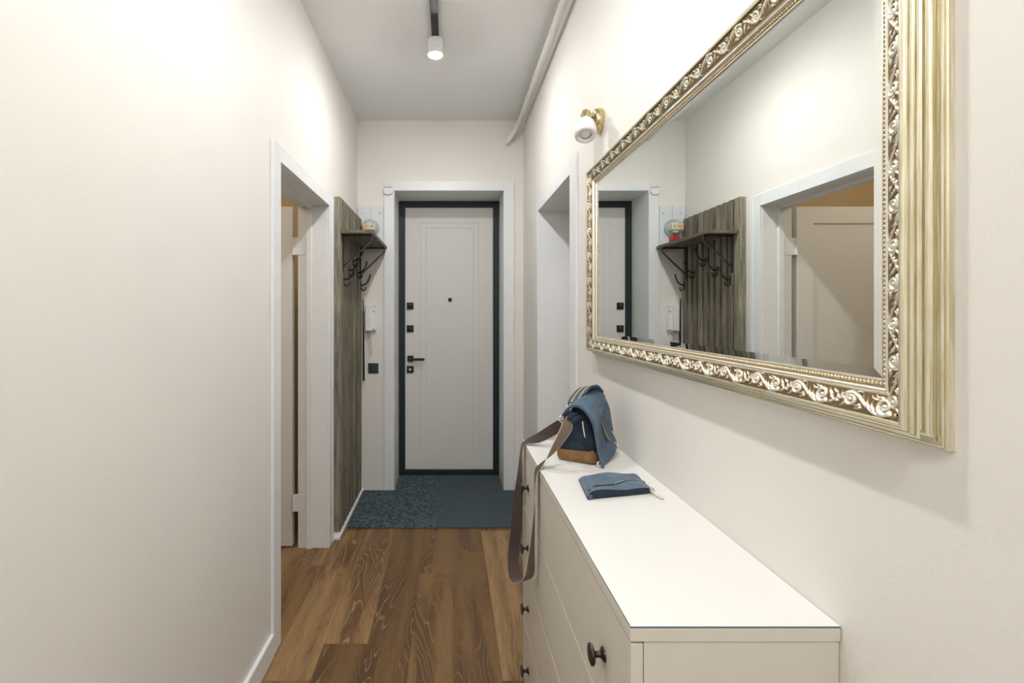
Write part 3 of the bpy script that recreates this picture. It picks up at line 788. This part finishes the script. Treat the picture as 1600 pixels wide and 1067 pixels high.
# bevelled glass
b = BM(); prev = None
for (w, t) in ((0.0700, 0.0150), (0.0845, 0.0163)):
    vs = [b.verts.new(p) for p in loopquad(w, t)]
    if prev:
        for k in range(4): b.faces.new((prev[k], prev[(k+1) % 4], vs[(k+1) % 4], vs[k]))
    prev = vs
b.faces.new(prev)
gl = obj('mirror_glass', b, 'mirror', mr)
obj('backing', box(XR - 0.0135, XR, MY0 + 0.02, MY1 - 0.02, MZ0 + 0.02, MZ1 - 0.02), 'black', mr)

# ------------------------------------------------------------------ dresser
DX0, DX1, DY0, DY1, DT = 0.262, XR - 0.001, 0.694, 1.716, 0.898
dr = thing('dresser', ((DX0 + DX1) / 2, (DY0 + DY1) / 2, 0), 'tall narrow cream chest of drawers with dark round knobs under the mirror', 'dresser')
obj('top_panel', box(DX0, DX1, DY0, DY1, DT - 0.0225, DT - 0.0030), 'dresser', dr, bevel=0.0008)
b = BM(); bx(b, DX0 + 0.0003, DX1, DY0 + 0.0003, DY1 - 0.0003, DT - 0.0030, DT - 0.0010, 1); bx(b, DX0 + 0.0006, DX1, DY0 + 0.0006, DY1 - 0.0006, DT - 0.0010, DT)
obj('top_sheet', b, ['dtop', 'glassedge'], dr, label='thin sheet with a blue edge line on the dresser top')
b = BM(); f0 = DX0 + 0.0205
bx(b, f0, DX1, DY0 + 0.003, DY0 + 0.019, 0.0, DT - 0.0228); bx(b, f0, DX1, DY1 - 0.019, DY1 - 0.003, 0.0, DT - 0.0228)
bx(b, DX1 - 0.006, DX1, DY0 + 0.019, DY1 - 0.019, 0.06, DT - 0.0228); bx(b, f0, DX1 - 0.006, DY0 + 0.019, DY1 - 0.019, 0.062, 0.078)
obj('carcass', b, 'dresser', dr, bevel=0.0008)
obj('plinth', box(f0 + 0.01, f0 + 0.026, DY0 + 0.019, DY1 - 0.019, 0.0, 0.062), 'dresser', dr)
rows = [(0.6760, DT - 0.0265), (0.4750, 0.6725), (0.2740, 0.4715), (0.0640, 0.2705)]
for (z0, z1) in rows:
    # a slab front with softly rounded edges and a shallow box behind it
    fr = obj('drawer', box(DX0 + 0.001, DX0 + 0.0190, DY0 + 0.0015, DY1 - 0.0015, z0, z1), 'dresser', dr, bevel=0.0012)
    for ky in (DY0 + 0.121, DY1 - 0.124):
        b = BM(); zk = (z0 + z1) / 2 - 0.002
        lathe(b, (DX0 + 0.001, ky, zk), (-1, 0, 0), [(0, 0), (0, 0.0115), (0.0030, 0.0110), (0.0050, 0.0070), (0.0080, 0.0050), (0.0150, 0.0050), (0.0175, 0.0080), (0.0190, 0.0150), (0.0215, 0.0172), (0.0240, 0.0165), (0.0255, 0.0120), (0.0260, 0)], 32)
        obj('knob', b, 'knob', fr, smooth=True)

# ------------------------------------------------------------------ pouch
po = thing('zip_pouch', (0.43, 1.25, DT), 'flat blue-grey canvas zip pouch lying on the dresser top', 'pouch')
# corners in plan: back-left, back-right, front-right, front-left
PC = [Vector((0.350, 1.300, 0)), Vector((0.522, 1.335, 0)), Vector((0.513, 1.205, 0)), Vector((0.335, 1.165, 0))]
def pouch_pt(u, v):
    a = PC[3].lerp(PC[2], u); c = PC[0].lerp(PC[1], u); return a.lerp(c, v)
def pouch_top(u, v):
    p = pouch_pt(u, v)
    e = min(1, min(u, 1-u) * 12) ; g = min(1, (1 - v) * 9)
    h = 0.0135 + 0.005 * math.sin(u * 3.0 + 0.6) + 0.0025 * math.sin(u * 9 + v * 4) + 0.002 * math.sin(v * 7)
    h = h * (0.35 + 0.65 * math.sqrt(max(0, e))) * (0.45 + 0.55 * math.sqrt(max(0, g)))
    return (p.x, p.y, DT + 0.0015 + h)
def pouch_bot(u, v):
    p = pouch_pt(u, v); lift = 0.004 * max(0, u - 0.6) / 0.4 * (1 - v)
    return (p.x, p.y, DT + 0.0006 + lift)
b = BM(); NU, NV = 40, 24
A = grid_surface(b, pouch_top, NU, NV); Bt = grid_surface(b, pouch_bot, NU, NV)
for i in range(NU):
    b.faces.new((A[i][0], A[i+1][0], Bt[i+1][0], Bt[i][0])).material_index = 1; b.faces.new((A[i][NV], A[i+1][NV], Bt[i+1][NV], Bt[i][NV])).material_index = 1
for j in range(NV):
    b.faces.new((A[0][j], A[0][j+1], Bt[0][j+1], Bt[0][j])).material_index = 1; b.faces.new((A[NU][j], A[NU][j+1], Bt[NU][j+1], Bt[NU][j])).material_index = 1
obj('pouch_body', b, ['pouchblue', 'navy'], po, smooth=True, angle=60)
# zip line across the top
def on_top(u, v, dz=0.001):
    p = Vector(pouch_top(u, v)); p.z += dz; return p
zl = [(0.03, 0.10), (0.15, 0.16), (0.3, 0.20), (0.45, 0.25), (0.6, 0.34), (0.75, 0.44), (0.88, 0.50), (0.99, 0.50)]
b = BM(); ribbon(b, [on_top(u, v, 0.0010) for u, v in zl], [(0.05, 1, 0.02)] * len(zl), [0.004, 0.005, 0.005, 0.006, 0.009, 0.012, 0.013, 0.010], 0.0016, 6)
zp = obj('zipper', b, 'navy', po)
b = BM(); tube(b, [on_top(u, v, 0.0020) for u, v in zl[3:]], 0.0012, 6); obj('zipper_teeth', b, 'greygreen', zp)
b = BM()
ring_c = Vector((0.505, 1.197, DT + 0.0125))
lathe(b, ring_c + Vector((0, -0.001, 0)), (0.1, -0.9, 0.4), [(0, 0.0035), (0, 0.0065), (0.002, 0.0065), (0.002, 0.0035), (0, 0.0035)], 20)
obj('eyelet', b, 'chrome', po, smooth=True)
b = BM(); tube(b, smooth_path([ring_c + Vector((0, -0.002, 0)), (0.508, 1.190, DT + 0.007), (0.514, 1.180, DT + 0.0045)], 5), 0.0016, 8)
ribbon(b, [(0.508, 1.187, DT + 0.0065), (0.513, 1.178, DT + 0.0042), (0.519, 1.166, DT + 0.0032)], [(0.8, 0.5, 0)] * 3, [0.004, 0.007, 0.009], 0.002, 4)
obj('zipper_pull', b, 'rope', po, smooth=True)
b = BM(); lathe(b, (0.5215, 1.262, DT + 0.009), (0.9, 0, 0.4), [(0, 0.002), (0, 0.004), (0.003, 0.004), (0.003, 0.002), (0, 0.002)], 14); obj('zip_stop', b, 'chrome', po, smooth=True)
b = box(0.337, 0.347, 1.1625, 1.1655, DT + 0.003, DT + 0.012); obj('label_tab', b, 'pouchblue', po)

# ------------------------------------------------------------------ shoulder bag
GX = Vector((0.388, 1.465, DT))              # base centre of the near gusset
N_ = Vector((0.84, -0.54, 0)).normalized()   # toward the flap side
L_ = Vector((0.54, 0.84, 0)).normalized()    # along the bag, away from the camera
bg = thing('shoulder_bag', (0.43, 1.54, DT), 'blue and navy canvas shoulder bag with tan suede base standing on the dresser', 'bag')
def BP(n, l, z): return GX + N_ * n + L_ * l + Vector((0, 0, z))
# body: cross-sections along l; each is a rounded closed outline in (n, z)
LEN = 0.168
def outline(l):
    f = l / LEN; e = math.sin(PI * min(1, max(0, f))) ** 0.35 if 0 < f < 1 else 0
    top = 0.162 + 0.030 * f - 0.008 * (1 - e)
    hw = 0.055 + 0.006 * math.sin(PI * f)
    # right (flap) side leans outward at the bottom; the top leans to the right
    pts = [(-hw * 0.80, 0.0), (-hw * 0.99, 0.006), (-hw * 1.04, 0.025), (-hw * 1.00, 0.055), (-hw * 0.86, 0.09), (-hw * 0.62, 0.125), (-hw * 0.44, top - 0.010), (-hw * 0.06, top),
           (hw * 0.34, top - 0.004), (hw * 0.62, top - 0.026), (hw * 0.84, 0.09), (hw * 0.98, 0.055), (hw * 1.03, 0.025), (hw * 0.98, 0.006), (hw * 0.78, 0.0)]
    return pts
b = BM(); rings = []
NL = 14
for i in range(NL + 1):
    f = i / NL; l = LEN * f
    sh = 1.0
    if i == 0 or i == NL: sh = 0.90
    pts = [Vector((p[0] * 1.0, 0, p[1])) for p in outline(l)]
    sm = smooth_path(pts + [pts[0]], 3)[:-1]
    cz = 0.08; ring = []
    for p in sm:
        n_, z_ = p.x, max(0.0005, p.z)
        if sh < 1: n_ *= sh; z_ = cz + (z_ - cz) * sh if z_ > cz else z_ + 0.004
        wr = 0.0030 * math.sin(z_ * 95 + n_ * 60 + f * 9) * (1 if 0.04 < z_ else 0.3)
        ring.append(b.verts.new(BP(n_ + wr, l + (0.003 if i == 0 else (-0.003 if i == NL else 0)) , z_)))
    rings.append(ring)
m_n = len(rings[0])
for i in range(NL):
    for k in range(m_n): b.faces.new((rings[i][k], rings[i][(k+1) % m_n], rings[i+1][(k+1) % m_n], rings[i+1][k]))
# end caps pushed out a little and creased
for (ring, sgn) in ((rings[0], -1), (rings[-1], 1)):
    prev = ring
    for (s, push) in ((0.82, 0.006), (0.55, 0.009), (0.25, 0.008)):
        cen = sum((v.co for v in ring), Vector()) / m_n
        nr = []
        for v in ring:
            p = cen.lerp(v.co, s); q = p + L_ * sgn * (push + 0.004 * math.sin(p.z * 70 + (p - cen).dot(N_) * 50))
            nr.append(b.verts.new(q))
        for k in range(m_n): b.faces.new((prev[k], prev[(k+1) % m_n], nr[(k+1) % m_n], nr[k]))
        prev = nr
    b.faces.new(prev)
body = obj('bag_body', b, 'navy', bg, smooth=True, angle=180)
# suede base wrapping the bottom
b = BM(); rings = []
def base_ring(z, grow):
    hw = 0.0595 + grow; l0 = -0.010 - grow; l1 = LEN + 0.009 + grow; r = 0.016; pts = []
    for (cn, cl, a0) in ((hw - r, l0 + r, -PI/2), (hw - r, l1 - r, 0), (-hw + r, l1 - r, PI/2), (-hw + r, l0 + r, PI)):
        for k in range(6):
            a = a0 + (PI/2) * k / 5; pts.append(BP(cn + r * math.cos(a), cl + r * math.sin(a), z))
    return pts
for (z, g) in ((0.0005, -0.008), (0.004, -0.001), (0.012, 0.002), (0.028, 0.0025), (0.040, 0.0015)):
    pts = base_ring(z, g); ring = []
    for k, p in enumerate(pts):
        if z > 0.03: p = p + Vector((0, 0, 0.005 * math.sin(k * 1.3)))
        ring.append(b.verts.new(p))
    rings.append(ring)
for i in range(len(rings) - 1):
    m2 = len(rings[i])
    for k in range(m2): b.faces.new((rings[i][k], rings[i][(k+1) % m2], rings[i+1][(k+1) % m2], rings[i+1][k]))
b.faces.new(rings[0])
obj('base_panel', b, 'suede', bg, smooth=True, angle=80)
# flap: a thick cloth draped over the top and down the right side
FP = [(-0.041, 0.136), (-0.030, 0.154), (-0.010, 0.168), (0.014, 0.170), (0.036, 0.156), (0.052, 0.128), (0.061, 0.096), (0.068, 0.064), (0.074, 0.034), (0.085, 0.003)]
def flap_mid(u, v):
    # v along profile, u along the bag
    pth = FP_s; k = v * (len(pth) - 1); i = min(int(k), len(pth) - 2); p = pth[i].lerp(pth[i+1], k - i)
    n_, z_ = p.x, p.z
    l = -0.020 + (LEN + 0.026) * u
    rise = 0.034 * u * (1 - max(0, v - 0.25) / 0.75) if v > 0.25 else 0.034 * u
    # the corner near the camera droops lowest, the far bottom corner is higher
    if v > 0.6: z_ = z_ + (v - 0.6) / 0.4 * 0.030 * max(0, u - 0.2)
    n_ += 0.0035 * math.sin(u * 8 + v * 3) * v + 0.004 * math.sin(v * 14) * 0.5
    l += 0.004 * math.sin(v * 9) - 0.014 * max(0, v - 0.55)
    return n_, l, z_ + rise + 0.0015 * math.sin(u * 13 + v * 5)
FP_s = smooth_path([(n, 0, z) for n, z in FP], 5)
def mk_flap(u0, u1, v0, v1, off, th, nu=20, nv=40, slant=0.0):
    bm = BM()
    def pt(u, v, o):
        e = 0.01
        n1, l1, z1 = flap_mid(u, v); n2, l2, z2 = flap_mid(u, min(1, v + e)); n3, l3, z3 = flap_mid(u, max(0, v - e))
        tx, tz = n2 - n3, z2 - z3; L = math.hypot(tx, tz) or 1
        return BP(n1 - tz / L * o, l1, z1 + tx / L * o) if False else BP(n1 + (-tz / L) * o, l1, max(0.001, z1 + (tx / L) * o))
    A = [[bm.verts.new(pt(u0 + (u1-u0) * i / nu, v0 + (v1-v0-slant*i/nu) * j / nv, off + th)) for j in range(nv + 1)] for i in range(nu + 1)]
    B2 = [[bm.verts.new(pt(u0 + (u1-u0) * i / nu, v0 + (v1-v0-slant*i/nu) * j / nv, off)) for j in range(nv + 1)] for i in range(nu + 1)]
    for i in range(nu):
        for j in range(nv):
            bm.faces.new((A[i][j], A[i+1][j], A[i+1][j+1], A[i][j+1])); bm.faces.new((B2[i][j+1], B2[i+1][j+1], B2[i+1][j], B2[i][j]))
    for i in range(nu):
        bm.faces.new((A[i][0], A[i+1][0], B2[i+1][0], B2[i][0])); bm.faces.new((A[i][nv], A[i+1][nv], B2[i+1][nv], B2[i][nv]))
    for j in range(nv):
        bm.faces.new((A[0][j], A[0][j+1], B2[0][j+1], B2[0][j])); bm.faces.new((A[nu][j], A[nu][j+1], B2[nu][j+1], B2[nu][j]))
    return bm
flap = obj('flap', mk_flap(0, 1, 0, 1, -0.003, 0.0035), 'denim', bg, smooth=True, angle=60)
obj('flap_yoke', mk_flap(0.015, 1.0, 0.10, 0.66, 0.0008, 0.0028, slant=0.20), 'denim_light', flap, smooth=True, angle=60)
b = BM(); tube(b, [BP(q[0] + 0.001, q[1], q[2] + 0.001) for q in [flap_mid(0.0, k / 30) for k in range(31)]], 0.0022, 8)
obj('seam', b, 'denim_light', flap, smooth=True)
# zip pocket with tan pull on the flap
def FPT(u, v, o=0.003):
    n, l, z = flap_mid(u, v); return BP(n + o, l - 0.0, z)
b = BM(); ribbon(b, [FPT(0.42, 0.64, 0.0015), FPT(0.46, 0.74, 0.0015), FPT(0.50, 0.84, 0.0015)], [L_] * 3, [0.006, 0.011, 0.008], 0.002, 5); obj('pocket_zip', b, 'navy', flap)
b = BM(); ribbon(b, [FPT(0.42, 0.63, 0.004), FPT(0.47, 0.70, 0.004), FPT(0.52, 0.78, 0.004), FPT(0.60, 0.85, 0.004)], [L_] * 4, [0.003, 0.004, 0.005, 0.006], 0.0015, 5); obj('zipper_pull', b, 'tan', flap)
b = BM(); tube(b, smooth_path([FPT(0.80, 0.80, 0.004), FPT(0.86, 0.88, 0.006), FPT(0.93, 0.94, 0.005), FPT(0.84, 0.99, 0.005), FPT(0.78, 0.92, 0.005)], 5), 0.002, 8); obj('cord_loop', b, 'rope', flap, smooth=True)
b = BM(); tube(b, smooth_path([BP(0.073, -0.018, 0.018), BP(0.069, -0.020, 0.009), BP(0.074, -0.018, 0.003)], 4), 0.0022, 8); obj('zip_end', b, 'rope', flap, smooth=True)
# grab handle with tan stripes arching over the top toward the far end
hp = [BP(-0.026, 0.050, 0.168), BP(-0.018, 0.078, 0.192), BP(-0.006, 0.110, 0.210), BP(0.008, 0.142, 0.210), BP(0.018, 0.170, 0.188)]
b = BM(); ribbon(b, hp, [(0.84, -0.54, 0.25)] * 5, 0.040, 0.006, 7); hd = obj('grab_handle', b, 'denim', bg, smooth=True, angle=50)
for o in (-0.007, 0.011):
    b = BM(); ribbon(b, [p + N_ * o + Vector((0, 0, 0.0038 + o * 0.2)) for p in hp[:4]], [(0.84, -0.54, 0.25)] * 4, 0.0065, 0.0015, 7); obj('stripe', b, 'tan', hd)
b = BM(); tube(b, smooth_path([BP(-0.046, 0.050, 0.156), BP(-0.046, 0.070, 0.172), BP(-0.040, 0.095, 0.188)], 5), 0.0035, 8)
for k in range(5): lathe(b, BP(-0.0495 + k * 0.0015, 0.052 + k * 0.009, 0.158 + k * 0.0065), (0, 0, 1), [(0, 0), (0, 0.003), (0.0035, 0.003), (0.0035, 0)], 8)
obj('zipper', b, 'chrome', bg, smooth=True)
# gathered cloth at the top of the gusset
b = BM()
for k, (a, c) in enumerate((((-0.040, 0.132), (-0.010, 0.152)), ((-0.030, 0.122), (0.006, 0.148)), ((-0.014, 0.116), (0.018, 0.140)))):
    tube(b, smooth_path([BP(a[0], -0.008, a[1]), BP((a[0] + c[0]) / 2, -0.017, (a[1] + c[1]) / 2 + 0.006), BP(c[0], -0.006, c[1])], 6), [0.003 + 0.0055 * math.sin(PI * i / 12) for i in range(13)], 8)
obj('gathered_top', b, 'navy', body, smooth=True, angle=180)
b = BM(); tube(b, smooth_path([BP(0.022, -0.010, 0.128), BP(0.026, -0.014, 0.105), BP(0.030, -0.012, 0.082)], 5), 0.0018, 6); obj('drawstring', b, 'rope', body, smooth=True)
# ring hardware
R0 = BP(-0.030, -0.020, 0.134)
b = BM(); rx = Vector((1, 0.1, 0)).normalized()
for s in (-1, 1):
    c0 = R0 + rx * 0.011 * s; tube(b, [c0 + (rx * math.cos(t) + Vector((0, -0.3, 1)).normalized() * math.sin(t)) * 0.0065 for t in [2*PI*k/16 for k in range(17)]], 0.0021, 8, False)
tube(b, [R0 - rx * 0.024 + Vector((0, -0.002, -0.004)), R0 + rx * 0.022 + Vector((0, -0.002, -0.005))], 0.0022, 8)
obj('strap_ring', b, 'chrome', bg, smooth=True)
# shoulder strap: out over the dresser's front edge, down in a loop and back
SW = 0.038
sp = [R0 + Vector((-0.002, -0.004, -0.004)), Vector((0.352, 1.440, 1.008)), Vector((0.308, 1.418, 0.950)), Vector((0.270, 1.405, 0.9075)), Vector((0.2535, 1.403, 0.885)), Vector((0.2500, 1.403, 0.83)),
      Vector((0.246, 1.405, 0.74)), Vector((0.241, 1.410, 0.65)), Vector((0.238, 1.430, 0.572)), Vector((0.226, 1.490, 0.520)), Vector((0.214, 1.555, 0.498)), Vector((0.216, 1.615, 0.530)), Vector((0.228, 1.640, 0.60)),
      Vector((0.238, 1.655, 0.70)), Vector((0.246, 1.662, 0.80)), Vector((0.2525, 1.664, 0.884)), Vector((0.268, 1.662, 0.9065)), Vector((0.310, 1.635, 0.930)), Vector((0.360, 1.590, 0.975)), Vector((0.412, 1.560, 1.015)), Vector((0.436, 1.580, 1.035))]
wd = [(1, 0.05, -0.12), (0.98, 0.3, -0.5), (0.6, 0.75, -0.4), (0.1, 1, 0), (0.02, 1, 0), (0.15, 1, 0),
      (0.35, 0.94, 0), (0.6, 0.8, 0), (0.85, 0.5, 0.05), (0.9, -0.1, 0.35), (0.9, -0.1, 0.2), (0.95, -0.2, 0), (0.9, -0.35, 0),
      (0.75, -0.6, 0), (0.3, -0.95, 0), (0.02, -1, 0), (0.1, -1, 0), (0.25, -0.8, -0.5), (0.3, -0.4, -0.85), (0.2, -0.3, -0.9), (0.2, -0.2, -0.9)]
wid = [SW] * len(sp)
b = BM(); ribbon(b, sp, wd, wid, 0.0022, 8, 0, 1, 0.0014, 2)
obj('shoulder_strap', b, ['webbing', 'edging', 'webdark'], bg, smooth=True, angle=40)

# ------------------------------------------------------------------ light in the side room
ll = bpy.data.lights.new('side_room_lamp', 'POINT'); ll.energy = 4.5; ll.color = (1.0, 0.89, 0.74); ll.shadow_soft_size = 0.12
lo = bpy.data.objects.new('side_room_lamp', ll); C.objects.link(lo); lo.location = (-1.7, 2.1, 2.5)
w = bpy.data.worlds.new('World'); bpy.context.scene.world = w; w.use_nodes = True
w.node_tree.nodes['Background'].inputs[0].default_value = (1, 0.97, 0.93, 1); w.node_tree.nodes['Background'].inputs[1].default_value = 0.05

la = bpy.data.lights.new('added_front_fill', 'AREA'); la.shape = 'DISK'; la.size = 0.45; la.energy = 4; la.color = (1.0, 0.985, 0.965)  # added fill light behind the camera for camera-facing surfaces, not a real fixture
lb = bpy.data.objects.new('added_front_fill', la); C.objects.link(lb); lb.location = (-0.07, -1.35, CEIL - 0.12); lb.rotation_euler = (math.radians(38), 0, 0)
# ------------------------------------------------------------------ camera
cam = bpy.data.cameras.new('camera'); co = bpy.data.objects.new('camera', cam); C.objects.link(co)
co.location = (0, 0, EYE); co.rotation_euler = (PI / 2, 0, 0)
cam.sensor_width = 36; cam.lens = 750 / 1600 * 36
cam.shift_x = 98 / 1600; cam.shift_y = -43.5 / 1600
cam.clip_start = 0.02
bpy.context.scene.camera = co
vs = bpy.context.scene.view_settings
vs.view_transform = 'Standard'; vs.look = 'None'; vs.gamma = 1; vs.use_curve_mapping = False
vs.exposure = 1.45
